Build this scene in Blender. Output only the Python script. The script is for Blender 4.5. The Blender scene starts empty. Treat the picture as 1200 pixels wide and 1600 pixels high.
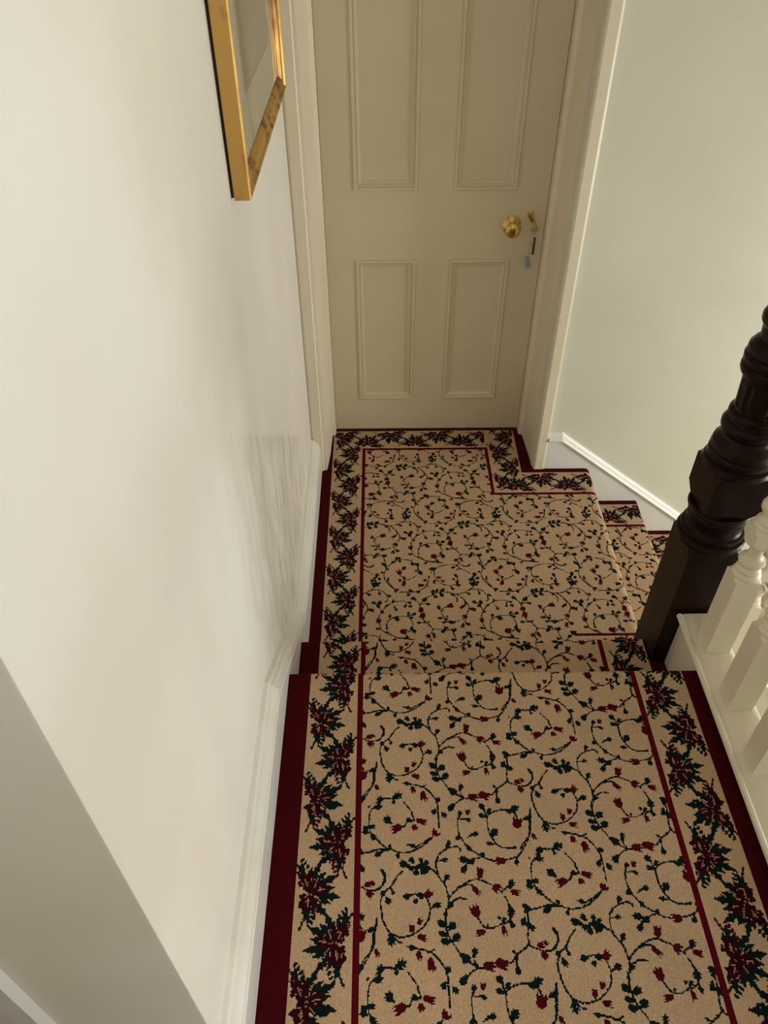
import bpy, bmesh, math, random
import numpy as np
from mathutils import Matrix, Vector
C = bpy.context.scene.collection
PI = math.pi
# ------------------------------------------------------------------ camera
cd = bpy.data.cameras.new('camera'); cam = bpy.data.objects.new('camera', cd); C.objects.link(cam)
cd.sensor_fit = 'VERTICAL'; cd.sensor_height = 36; cd.sensor_width = 27; cd.lens = 1210/1600*36
cd.clip_start = 0.02
cam.matrix_world = Matrix(((0.99996343, 0.00824032, -0.00228958, 0),
                           (-0.00727813, 0.67931007, -0.73381528, 0),
                           (-0.00449154, 0.7338051, 0.6793452, 1.98), (0, 0, 0, 1)))
bpy.context.scene.camera = cam
# ------------------------------------------------------------------ world, daylight, exposure
vs = bpy.context.scene.view_settings
vs.view_transform = 'Standard'; vs.look = 'None'; vs.gamma = 1; vs.use_curve_mapping = False
vs.exposure = 0.0
w = bpy.data.worlds.new('world'); bpy.context.scene.world = w; w.use_nodes = True
w.node_tree.nodes['Background'].inputs[0].default_value = (0.75, 0.82, 0.9, 1)
w.node_tree.nodes['Background'].inputs[1].default_value = 0.6
def area(name, loc, direction, sx, sy, power, col):
    l = bpy.data.lights.new(name, 'AREA'); l.shape = 'RECTANGLE'; l.size = sx; l.size_y = sy
    l.energy = power; l.color = col
    o = bpy.data.objects.new(name, l); C.objects.link(o); o.location = loc
    o.rotation_euler = Vector(direction).to_track_quat('-Z', 'Y').to_euler()
    return o
area('daylight_stair', (3.17, 1.35, 0.45), (-1, 0, 0), 1.1, 1.2, 48, (1.0, 0.985, 0.93))
area('daylight_side', (3.17, -0.40, 1.0), (-1, 0, 0), 1.0, 1.0, 36, (0.95, 0.97, 1.0))
area('daylight_rear', (0.45, -1.56, 1.95), (0, 1, 0), 0.8, 1.1, 5.0, (1.0, 0.90, 0.78))
sl_ = bpy.data.lights.new('sun', 'SUN'); sl_.energy = 0.7; sl_.angle = math.radians(9); sl_.color = (1, .95, .86)
so_ = bpy.data.objects.new('sun', sl_); C.objects.link(so_)
so_.rotation_euler = Vector((-.18, .71, -.68)).to_track_quat('-Z', 'Y').to_euler()
# ------------------------------------------------------------------ helpers
def tag(o, label=None, cat=None, group=None, kind=None):
    if label: o['label'] = label
    if cat: o['category'] = cat
    if group: o['group'] = group
    if kind: o['kind'] = kind
    return o
def obj(name, bm, mat, parent=None, smooth=False, angle=35):
    me = bpy.data.meshes.new(name); bm.normal_update(); bm.to_mesh(me); bm.free()
    o = bpy.data.objects.new(name, me); C.objects.link(o)
    for m in (mat if isinstance(mat, (list, tuple)) else [mat]): me.materials.append(m)
    if smooth:
        for p in me.polygons: p.use_smooth = True
        me.set_sharp_from_angle(angle=math.radians(angle))
    if parent: o.parent = parent; o.matrix_parent_inverse = Matrix.Identity(4)
    return o
def bx(bm, x0, x1, y0, y1, z0, z1, bevel=0):
    r = bmesh.ops.create_cube(bm, size=1)
    for v in r['verts']:
        v.co = Vector(((x0+x1)/2+v.co.x*(x1-x0), (y0+y1)/2+v.co.y*(y1-y0), (z0+z1)/2+v.co.z*(z1-z0)))
    if bevel:
        es = list({e for v in r['verts'] for e in v.link_edges})
        bmesh.ops.bevel(bm, geom=es, offset=bevel, segments=2, affect='EDGES', profile=0.5)
def box(name, mat, *a, parent=None, bevel=0, kind=None):
    bm = bmesh.new(); bx(bm, *a, bevel=bevel); o = obj(name, bm, mat, parent, smooth=bool(bevel))
    if kind: o['kind'] = kind
    return o
def prism(bm, pts, z0, z1, f=None):
    """closed polygon pts (a,b) extruded from z0 to z1; f maps (a,b,c) to 3D"""
    f = f or (lambda a, b, c: (a, b, c))
    lo = [bm.verts.new(f(a, b, z0)) for a, b in pts]; hi = [bm.verts.new(f(a, b, z1)) for a, b in pts]
    n = len(pts)
    for i in range(n): bm.faces.new((lo[i], lo[(i+1) % n], hi[(i+1) % n], hi[i]))
    bm.faces.new(lo[::-1]); bm.faces.new(hi)
    bmesh.ops.recalc_face_normals(bm, faces=bm.faces)
def sweep(bm, prof, frames):
    """prof: closed list (a,b); frames: list of functions (a,b)->Vector"""
    rings = [[bm.verts.new(fr(a, b)) for a, b in prof] for fr in frames]
    n = len(prof)
    for r0, r1 in zip(rings, rings[1:]):
        for i in range(n): bm.faces.new((r0[i], r0[(i+1) % n], r1[(i+1) % n], r1[i]))
    bm.faces.new(rings[0][::-1]); bm.faces.new(rings[-1])
    bmesh.ops.recalc_face_normals(bm, faces=bm.faces)
def lathe(bm, prof, segs=48, square=None, M=None, flute=None, cap=True):
    """prof: (z,r).  square: half side limiting the radius (square blocks turned into round shoulders)."""
    rings = []
    M = M or Matrix.Identity(4)
    for z, r in prof:
        ring = []
        for k in range(segs):
            a = 2*PI*(k+0.5)/segs if not square else 2*PI*k/segs
            rr = r
            if square: rr = min(r, square/max(abs(math.cos(a)), abs(math.sin(a))))
            if flute and flute[0] < z < flute[1]:
                rr -= flute[3]*max(0, math.cos(flute[2]*a))**0.7 if math.cos(flute[2]*a) > 0 else 0
            ring.append(bm.verts.new(M @ Vector((rr*math.cos(a), rr*math.sin(a), z))))
        rings.append(ring)
    for r0, r1 in zip(rings, rings[1:]):
        for i in range(segs): bm.faces.new((r0[i], r0[(i+1) % segs], r1[(i+1) % segs], r1[i]))
    if cap: bm.faces.new(rings[0][::-1]); bm.faces.new(rings[-1])
def dense(prof, step):
    out = []
    for (z0, r0), (z1, r1) in zip(prof, prof[1:]):
        n = max(1, int(math.ceil(max(abs(z1-z0), abs(r1-r0)*0.7)/step)))
        if r0 > 0.12 and r1 > 0.12: n = 1
        for i in range(n): out.append((z0+(z1-z0)*i/n, r0+(r1-r0)*i/n))
    out.append(prof[-1]); return out
def tube(bm, pts, r, segs=8, closed=False):
    pts = [Vector(p) for p in pts]; n = len(pts); rings = []
    for i, p in enumerate(pts):
        a = pts[(i-1) % n] if closed or i else pts[0]; b = pts[(i+1) % n] if closed or i < n-1 else pts[-1]
        t = (b-a).normalized(); u = t.orthogonal().normalized()
        if rings:
            u = (pu - t*pu.dot(t)).normalized()
        pu = u; v = t.cross(u)
        rings.append([bm.verts.new(p+(u*math.cos(2*PI*k/segs)+v*math.sin(2*PI*k/segs))*r) for k in range(segs)])
    for i in range(n if closed else n-1):
        r0, r1 = rings[i], rings[(i+1) % n]
        for k in range(segs): bm.faces.new((r0[k], r0[(k+1) % segs], r1[(k+1) % segs], r1[k]))
    if not closed: bm.faces.new(rings[0][::-1]); bm.faces.new(rings[-1])
# ------------------------------------------------------------------ materials
def mat(name, col, rough=0.5, metal=0, **k):
    m = bpy.data.materials.new(name); m.use_nodes = True
    b = m.node_tree.nodes['Principled BSDF']
    b.inputs['Base Color'].default_value = (*col, 1); b.inputs['Roughness'].default_value = rough
    b.inputs['Metallic'].default_value = metal
    for a, v in k.items(): b.inputs[a.replace('_', ' ')].default_value = v
    return m
def N(m, t, **k):
    n = m.node_tree.nodes.new(t)
    for a, v in k.items(): setattr(n, a, v)
    return n
def L(m, a, b): m.node_tree.links.new(a, b)
def coords(m, scale=(1, 1, 1)):
    t = N(m, 'ShaderNodeTexCoord'); mp = N(m, 'ShaderNodeMapping'); mp.inputs['Scale'].default_value = scale
    L(m, t.outputs['Object'], mp.inputs['Vector']); return mp.outputs['Vector']
def noisy(m, c0, c1, scale, detail=4, stretch=(1, 1, 1), bump=0, bscale=None, lo=0.3, hi=0.7, rough=None):
    b = m.node_tree.nodes['Principled BSDF']; v = coords(m, stretch)
    n = N(m, 'ShaderNodeTexNoise'); n.inputs['Scale'].default_value = scale; n.inputs['Detail'].default_value = detail
    L(m, v, n.inputs['Vector'])
    r = N(m, 'ShaderNodeValToRGB'); r.color_ramp.elements[0].color = (*c0, 1); r.color_ramp.elements[1].color = (*c1, 1)
    r.color_ramp.elements[0].position = lo; r.color_ramp.elements[1].position = hi
    L(m, n.outputs['Fac'], r.inputs['Fac']); L(m, r.outputs['Color'], b.inputs['Base Color'])
    if bump:
        n2 = N(m, 'ShaderNodeTexNoise'); n2.inputs['Scale'].default_value = bscale or scale; n2.inputs['Detail'].default_value = 6
        L(m, v, n2.inputs['Vector'])
        bp = N(m, 'ShaderNodeBump'); bp.inputs['Strength'].default_value = bump; bp.inputs['Distance'].default_value = 0.01
        L(m, n2.outputs['Fac'], bp.inputs['Height']); L(m, bp.outputs['Normal'], b.inputs['Normal'])
    return m, r
def srgb(r, g, b):
    f = lambda c: (c/255/12.92) if c/255 <= 0.04045 else ((c/255+0.055)/1.055)**2.4
    return (f(r), f(g), f(b))
M_wall, _ = noisy(mat('cream_plaster', (.6, .57, .5), 0.8), srgb(212, 210, 194), srgb(220, 218, 202), 2.2, 5, bump=0.05, bscale=6)
M_wallL = mat('worn_white_plaster', (.7, .68, .63), 0.7)
def worn(m):
    b = m.node_tree.nodes['Principled BSDF']; t = N(m, 'ShaderNodeTexCoord'); sx = N(m, 'ShaderNodeSeparateXYZ')
    L(m, t.outputs['Object'], sx.inputs['Vector'])
    def math_(op, a, b_=None, clamp=False):
        n = N(m, 'ShaderNodeMath', operation=op, use_clamp=clamp)
        for i, v in enumerate((a, b_)):
            if v is None: continue
            if isinstance(v, (int, float)): n.inputs[i].default_value = v
            else: L(m, v, n.inputs[i])
        return n.outputs[0]
    Y, Z = sx.outputs['Y'], sx.outputs['Z']
    # brushed grey filler patch above the skirting, bounded by the rake of the stair
    lim = math_('SUBTRACT', math_('MULTIPLY', math_('SUBTRACT', 2.09, Y), 0.757), math_('SUBTRACT', Z, 0.41))
    edge = math_('MULTIPLY', lim, 60, True)
    f1 = math_('MULTIPLY', math_('SUBTRACT', Y, 0.95), 2.2, True)
    f2 = math_('MULTIPLY', math_('SUBTRACT', 2.085, Y), 60, True)
    mask = math_('MULTIPLY', math_('MULTIPLY', edge, f1), f2)
    def noise(scale, det, st):
        mp = N(m, 'ShaderNodeMapping'); mp.inputs['Scale'].default_value = st; L(m, t.outputs['Object'], mp.inputs['Vector'])
        n = N(m, 'ShaderNodeTexNoise'); n.inputs['Scale'].default_value = scale; n.inputs['Detail'].default_value = det
        L(m, mp.outputs['Vector'], n.inputs['Vector']); return n.outputs['Fac']
    streak = noise(30, 8, (1, 1, 0.22)); big = noise(1.7, 4, (1, 1, 0.7)); blot = noise(5, 5, (1, 1, .5))
    amt = math_('MULTIPLY', mask, math_('MULTIPLY', math_('SUBTRACT', streak, 0.42), 4.0, True))
    low = math_('MULTIPLY', math_('SUBTRACT', 0.30, math_('SUBTRACT', Z, math_('MULTIPLY', math_('SUBTRACT', 1.5, Y), 0.35))), 3, True)
    smut = math_('MULTIPLY', low, math_('MULTIPLY', math_('SUBTRACT', blot, 0.45), 3, True))
    tot = math_('ADD', math_('MULTIPLY', amt, 0.42), math_('MULTIPLY', smut, 0.55), True)
    r = N(m, 'ShaderNodeValToRGB'); r.color_ramp.elements[0].position = .3; r.color_ramp.elements[1].position = .7
    r.color_ramp.elements[0].color = (*srgb(228, 219, 204), 1); r.color_ramp.elements[1].color = (*srgb(240, 236, 229), 1)
    L(m, big, r.inputs['Fac'])
    mx = N(m, 'ShaderNodeMix', data_type='RGBA'); L(m, tot, mx.inputs['Factor']); L(m, r.outputs['Color'], mx.inputs['A'])
    mx.inputs['B'].default_value = (*srgb(160, 150, 130), 1)
    L(m, mx.outputs['Result'], b.inputs['Base Color'])
    bp = N(m, 'ShaderNodeBump'); bp.inputs['Strength'].default_value = 0.12; bp.inputs['Distance'].default_value = 0.01
    L(m, blot, bp.inputs['Height']); L(m, bp.outputs['Normal'], b.inputs['Normal'])
worn(M_wallL)
M_paint, _ = noisy(mat('cream_gloss_paint', (.7, .66, .55), 0.35), srgb(226, 216, 192), srgb(232, 223, 200), 3, 3, bump=0.02, bscale=30)
M_door, _ = noisy(mat('cream_door_paint', (.7, .66, .55), 0.38), srgb(212, 198, 168), srgb(218, 205, 176), 3, 3, bump=0.02, bscale=40)
M_skirt, _ = noisy(mat('white_gloss_paint', (.8, .79, .74), 0.3), srgb(228, 224, 212), srgb(240, 237, 228), 7, 5, stretch=(1, 1, 1), bump=0.05, bscale=25)
M_white, _ = noisy(mat('white_skirting_paint', (.8, .79, .74), 0.28), srgb(228, 226, 220), srgb(236, 235, 230), 3, 3, bump=0.02)
M_wood, _ = noisy(mat('dark_mahogany_varnish', (.03, .012, .008), 0.3, Specular_IOR_Level=.14),
                  srgb(20, 6, 3), srgb(40, 16, 9), 9, 6, stretch=(1, 1, .12))
M_brass, _ = noisy(mat('aged_brass', (.6, .42, .12), 0.22, 1.0), (.50, .34, .09), (.72, .52, .18), 30, 3)
M_gilt, _ = noisy(mat('antique_gilt', (.6, .4, .1), 0.45, 0.6), srgb(132, 92, 50), srgb(206, 164, 92), 22, 6, stretch=(1, 1, .35), lo=.36, hi=.52, bump=.15, bscale=40)
M_dark = mat('gap_shade_backing', (.02, .012, .01), 0.8)  # near-black colour paints the shade between picture frame and wall
M_mat, _ = noisy(mat('cream_mount_card', (.6, .56, .46), 0.85), srgb(205, 198, 178), srgb(214, 207, 188), 8, 2)
M_print, _ = noisy(mat('grey_print', (.3, .29, .27), 0.7), srgb(120, 116, 106), srgb(160, 156, 144), 6, 6)
M_green = mat('green_plastic', srgb(16, 78, 46), 0.4)
M_blue, _ = noisy(mat('pale_blue_plastic', srgb(140, 160, 170), 0.3), srgb(120, 140, 152), srgb(176, 190, 196), 60, 2)
M_steel = mat('steel', (.6, .6, .58), 0.25, 1.0)
M_ceil, _ = noisy(mat('ceiling_paint', (.8, .78, .74), 0.9), srgb(232, 228, 218), srgb(238, 234, 225), 3, 2)
M_board, _ = noisy(mat('floor_board', (.2, .13, .08), 0.7), srgb(92, 66, 44), srgb(120, 88, 60), 8, 4, stretch=(6, 1, 1))
M_glass = mat('picture_glass', (1, 1, 1), 0.03, 0, Transmission_Weight=1.0, IOR=1.45)

# ------------------------------------------------------------------ carpet weave (pattern drawn tuft by tuft)
VINES = [[(-52.5,703.5),(-32.4,708.3),(-12.2,713.2),(11.4,713.6),(31.4,706.7),(51.6,707.5),(72.1,715.8),(89.5,727.5),(103.9,742.8)],[(48.7,722.7),(65.4,719.2),(82.7,727.5),(96.8,737.7)],[(116.8,760.1),(116.6,785.0),(114.8,814.1),(108.5,829.0),(95.2,846.1),(81.2,853.8),(60.0,859.7),(42.1,863.0)],[(94.0,857.5),(81.2,851.9)],[(11.4,713.6),(-2.1,719.8),(-19.0,737.1),(-30.9,751.0),(-34.5,772.2),(-32.9,790.0),(-27.7,802.7)],[(-19.0,815.4),(-1.3,825.6),(16.4,825.4),(34.2,831.6)],[(41.0,818.5),(54.5,801.9),(61.0,785.5),(64.1,774.8)],[(62.4,776.6),(50.2,774.9),(43.0,764.3),(36.1,760.9)],[(-17.2,915.4),(-20.8,883.7),(-26.2,856.8),(-40.4,841.7),(-50.8,826.8)],[(-17.2,899.4),(-29.9,893.6)],[(11.4,713.6),(-5.5,709.7),(-19.0,703.2)],[(31.4,706.7),(22.9,699.4)],[(87.0,675.8),(103.0,665.9),(112.1,653.0),(121.1,640.2),(126.3,621.4),(126.7,603.0)],[(35.5,668.2),(23.7,657.0),(12.0,638.1),(-2.8,625.7),(-9.3,607.3),(-7.8,586.1),(-1.6,565.3),(9.2,550.6),(24.6,543.3),(43.3,544.5),(59.1,550.2),(75.2,561.7),(85.3,576.3),(88.8,594.2),(83.9,612.5),(71.5,621.9),(55.3,622.1),(37.5,617.6)],[(12.0,638.1),(13.5,628.7)],[(88.8,594.2),(102.6,601.7)],[(9.2,550.6),(21.4,536.1),(30.6,531.8)],[(-9.0,673.4),(-0.8,663.6),(-1.0,647.7),(-12.4,635.1),(-30.3,629.1)],[(126.7,603.0),(120.9,587.9),(117.9,567.1),(121.3,546.7)],[(119.6,930.2),(118.2,906.0),(122.3,882.3),(133.7,862.9),(145.1,845.6),(161.9,832.3),(175.5,824.7),(189.7,825.3)],[(170.9,854.9),(166.9,841.6),(175.5,824.7)],[(196.8,825.2),(232.8,831.6),(240.4,835.3),(250.5,846.5),(268.0,857.7),(278.1,867.2)],[(250.5,846.5),(247.9,824.0)],[(175.5,824.7),(160.8,817.4),(149.3,804.6)],[(109.4,662.6),(105.6,682.2),(113.4,701.9),(129.2,713.5),(146.4,718.4),(156.3,715.0),(158.5,708.9)],[(105.8,687.1),(127.8,691.8)],[(119.7,643.4),(127.3,659.3)],[(129.1,615.2),(139.7,627.5),(156.6,636.8),(173.2,639.8),(182.3,633.4)],[(139.7,627.5),(160.3,641.5),(187.2,650.7),(209.3,642.6),(224.7,634.6)],[(224.7,634.6),(236.4,623.5)],[(238.9,617.3),(246.6,601.9),(247.1,580.8),(247.6,560.1)],[(236.7,626.6),(258.2,642.1)],[(229.5,566.2),(209.7,557.5),(194.2,559.1),(184.5,572.5),(182.1,579.9)],[(232.5,564.7),(246.0,571.9)],[(126.8,604.5),(148.3,613.5),(162.6,611.8)],[(126.7,603.0),(124.5,593.9)],[(222.5,784.0),(221.6,759.2),(226.2,738.2),(237.9,721.0),(253.9,714.1),(272.5,714.6)],[(222.5,784.0),(239.4,794.7),(264.2,798.1),(280.8,790.7),(288.0,779.8)],[(222.2,780.4),(214.3,805.8)],[(316.4,795.8),(310.2,765.4),(306.7,740.9),(293.1,717.1),(278.6,697.1),(257.7,690.6),(239.1,688.2),(217.6,689.4),(198.6,699.5),(179.6,711.4),(164.4,731.9),(157.3,749.3),(157.2,770.4),(161.7,784.6)],[(164.6,777.4),(180.2,777.3)],[(175.0,737.0),(191.1,745.5)],[(201.6,696.1),(177.5,688.1),(163.1,675.1)],[(276.9,697.1),(271.4,680.6)],[(282.1,928.6),(280.9,904.5),(276.3,867.3),(289.5,857.5),(306.6,851.6),(325.3,857.2),(333.5,876.4),(326.7,892.1)],[(34.1,679.5),(57.2,676.1),(90.4,677.4)]]
LEAVES = [(50.4,722.7,65.4,718.5,0.4),(42.1,863.0,54.6,859.0,0.5),(113.8,827.1,122.0,817.8,0.8),(112.4,803.2,104.6,788.7,0.5),(122.5,795.8,133.7,781.3,0.4),(-36.1,751.1,-44.8,765.2,0.5),(-34.4,758.0,-20.7,764.9,0.5),(-32.6,749.3,-49.8,751.2,0.4),(-30.9,747.5,-19.0,733.6,0.5),(-26.0,804.5,-4.9,807.9,0.5),(-13.7,811.7,-8.3,832.0,0.5),(14.6,824.3,39.7,837.2,0.4),(18.1,824.3,21.5,813.2,0.5),(58.8,773.1,46.9,778.5,0.7),(15.5,768.1,-1.6,784.3,0.5),(-19.0,895.5,-33.6,894.8,0.35),(21.2,701.1,31.2,696.0,0.5),(11.3,712.9,9.8,724.8,0.4),(-3.8,709.7,-22.3,699.9,0.4),(-49.2,706.8,-55.8,705.2,0.9),(50.7,679.4,29.2,684.5,0.55),(60.8,684.2,51.2,695.9,0.6),(63.9,679.3,83.7,675.8,0.5),(77.3,682.4,72.9,695.7,0.6),(63.8,676.0,48.8,671.3,0.55),(65.4,674.4,63.1,658.2,0.6),(73.5,671.0,79.7,661.3,0.6),(80.5,679.1,89.3,688.9,0.6),(93.6,675.7,76.6,664.5,0.4),(0.4,619.5,8.3,602.5,0.45),(13.5,631.8,17.2,620.9,0.5),(-1.2,621.0,-9.2,628.9,0.7),(53.7,621.5,34.2,615.1,0.4),(61.8,622.6,79.3,617.2,0.5),(92.8,597.2,110.8,604.7,0.45),(7.6,550.6,11.9,524.9,0.35),(64.7,612.7,56.3,605.1,0.8),(116.0,561.3,102.5,573.2,0.5),(120.5,558.3,138.4,567.0,0.5),(116.8,549.6,102.7,548.3,0.55),(123.0,549.6,114.8,543.9,0.8),(120.7,538.1,106.5,533.9,0.45),(128.2,535.2,145.9,543.6,0.5),(120.5,581.9,114.3,585.0,0.4),(119.5,896.1,103.7,908.2,0.5),(124.7,892.1,138.1,901.9,0.45),(122.4,884.3,104.3,884.5,0.45),(129.3,878.4,145.9,882.1,0.5),(128.8,870.6,107.2,870.1,0.4),(141.8,849.4,160.3,834.1,0.6),(169.1,841.6,171.3,860.6,0.4),(151.7,813.8,139.9,795.6,0.5),(250.7,848.4,242.4,854.2,0.45),(247.5,835.2,249.9,840.8,0.9),(248.6,829.6,250.0,811.0,0.4),(129.4,716.9,137.1,730.5,0.5),(114.2,688.7,131.1,691.8,0.35),(119.9,646.6,130.7,660.8,0.4),(248.2,601.9,249.7,576.3,0.4),(245.6,569.0,251.9,557.2,0.6),(251.9,631.2,260.6,648.5,0.5),(229.0,575.0,219.7,576.6,0.5),(229.7,567.6,237.2,577.9,0.5),(200.5,559.1,199.7,566.4,0.5),(124.7,596.9,136.4,604.4,0.6),(267.4,713.9,277.7,715.5,0.5),(226.0,736.5,240.1,755.5,0.5),(231.3,722.8,213.0,725.6,0.35),(264.0,796.3,277.3,790.7,0.5),(269.2,796.2,294.8,804.4,0.35),(218.6,796.7,207.8,811.4,0.55),(223.1,789.4,231.2,800.2,0.6),(218.9,782.3,203.8,787.8,0.55),(311.8,776.0,298.2,777.9,0.35),(164.8,737.1,149.4,736.2,0.45),(173.7,721.6,179.3,708.0,0.5),(182.4,743.8,199.7,745.4,0.45),(198.6,699.5,208.8,701.1,0.9),(161.6,782.8,166.2,797.2,0.5),(171.7,779.1,186.8,773.6,0.4),(177.5,688.1,152.9,693.3,0.4),(170.3,681.6,185.8,688.0,0.6),(170.0,678.3,157.2,663.8,0.45),(274.8,693.8,272.6,677.4,0.4),(285.2,894.5,275.2,902.5,0.5),(282.7,904.4,289.9,888.5,0.5),(282.9,920.5,274.4,926.6,0.5),(277.3,904.5,265.6,898.6,0.4),(281.5,600.1,271.5,597.1,0.5),(290.0,592.4,273.3,598.6,0.55),(276.7,577.6,267.2,565.8,0.4),(278.6,568.7,286.3,556.9,0.4)]
TULIPS = [(103.9,742.8,113.0,753.2,1.2),(36.1,762.7,13.6,754.1,0.6),(62.0,765.9,66.7,753.6,0.8),(67.6,776.5,91.5,769.2,0.45),(-36.5,808.2,-31.3,806.4,1.0),(-20.8,858.6,-15.4,846.0,0.5),(61.6,854.0,66.4,838.8,0.6),(84.3,842.4,88.6,818.1,0.5),(80.9,615.7,92.9,629.5,0.7),(64.3,564.7,71.2,577.9,0.55),(49.7,550.2,52.8,567.7,0.5),(62.0,544.4,80.4,538.5,0.5),(-28.7,641.6,-22.2,647.9,0.9),(-43.3,640.1,-27.1,643.1,0.6),(-36.7,629.1,-25.4,616.6,0.7),(184.8,830.2,207.3,824.4,0.65),(208.4,835.6,234.0,826.0,0.6),(176.1,636.6,192.3,619.3,0.4),(220.3,639.3,231.9,626.7,1.0),(192.3,652.3,198.0,676.4,0.5),(252.9,626.5,273.3,621.7,0.5),(181.9,578.4,174.5,601.0,0.7),(195.0,551.9,175.9,547.7,0.5),(230.6,561.7,232.9,542.9,0.45),(250.7,687.4,229.0,687.6,0.65),(179.3,786.2,181.2,800.7,0.6),(314.0,744.3,320.5,730.5,0.5),(283.2,756.8,288.3,781.6,0.75)]
B_LEAVES = [(61.9,490.5,48.2,509.1,0.45),(53.9,475.3,40.3,494.7,0.4),(36.7,466.6,25.2,481.5,0.35),(29.2,458.1,15.1,465.4,0.35),(31.1,447.6,19.2,444.4,0.4),(37.9,439.3,25.9,433.1,0.4),(49.3,431.2,37.1,420.9,0.45),(65.4,425.2,57.5,407.9,0.4),(77.3,427.3,69.5,415.1,0.45),(90.8,419.3,108.7,409.4,0.4),(107.4,452.4,119.6,456.7,0.5),(110.9,497.5,118.7,504.2,0.5),(105.0,517.4,97.0,508.4,0.5),(79.9,508.3,68.1,514.9,0.45),(87.1,506.1,77.8,512.7,0.5),(110.7,465.1,100.7,458.7,0.4),(118.4,442.1,106.7,444.1,0.4),(97.2,411.3,85.1,405.2,0.4),(13.5,414.6,6.8,424.7,0.35),(24.9,406.7,11.1,409.6,0.4),(34.2,406.7,20.5,414.7,0.4),(53.1,615.6,59.1,633.0,0.45),(42.9,617.9,38.1,627.8,0.45),(68.2,608.3,81.4,615.8,0.55),(80.4,598.7,93.7,607.4,0.5),(82.7,593.9,98.1,596.5,0.4),(84.5,581.9,101.9,577.3,0.35),(76.6,577.1,90.8,561.9,0.4),(61.2,572.2,74.8,546.7,0.42),(50.1,551.1,69.0,531.8,0.42),(42.2,539.5,46.5,525.9,0.5),(17.3,539.3,14.4,523.4,0.4),(33.0,630.3,25.6,640.2,0.4),(17.3,622.7,9.8,635.1,0.4),(6.2,590.8,0.9,584.8,0.5),(7.6,548.4,3.7,541.5,0.6),(30.7,637.8,20.6,647.8,0.35),(15.2,640.1,3.5,642.6,0.4),(17.9,645.2,6.5,657.8,0.3),(35.1,548.6,39.0,523.6,0.3)]
B_ROSES = [(90.5,484.3,22.9),(96.5,433.7,17.7),(55.1,452.0,16.2),(77.1,462.7,8.4),(27.9,557.9,25.0),(22.0,607.9,18.0),(64.6,590.1,15.8),(43.6,574.4,10.1)]
B_BUDS = [(110.1,551.6,106.9,542.4,0.6),(103.0,540.0,95.0,532.0,0.6),(91.2,530.8,80.6,519.5,0.7),(111.3,535.6,113.3,528.8,0.6),(102.4,549.2,96.3,551.5,0.5),(39.0,523.6,28.8,514.5,0.7),(23.9,512.3,13.9,507.7,0.6),(13.9,507.7,2.8,503.2,0.5),(11.2,496.7,3.7,490.0,0.5),(6.8,516.6,3.0,512.1,0.7),(20.8,492.4,13.7,498.9,0.5)]

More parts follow.
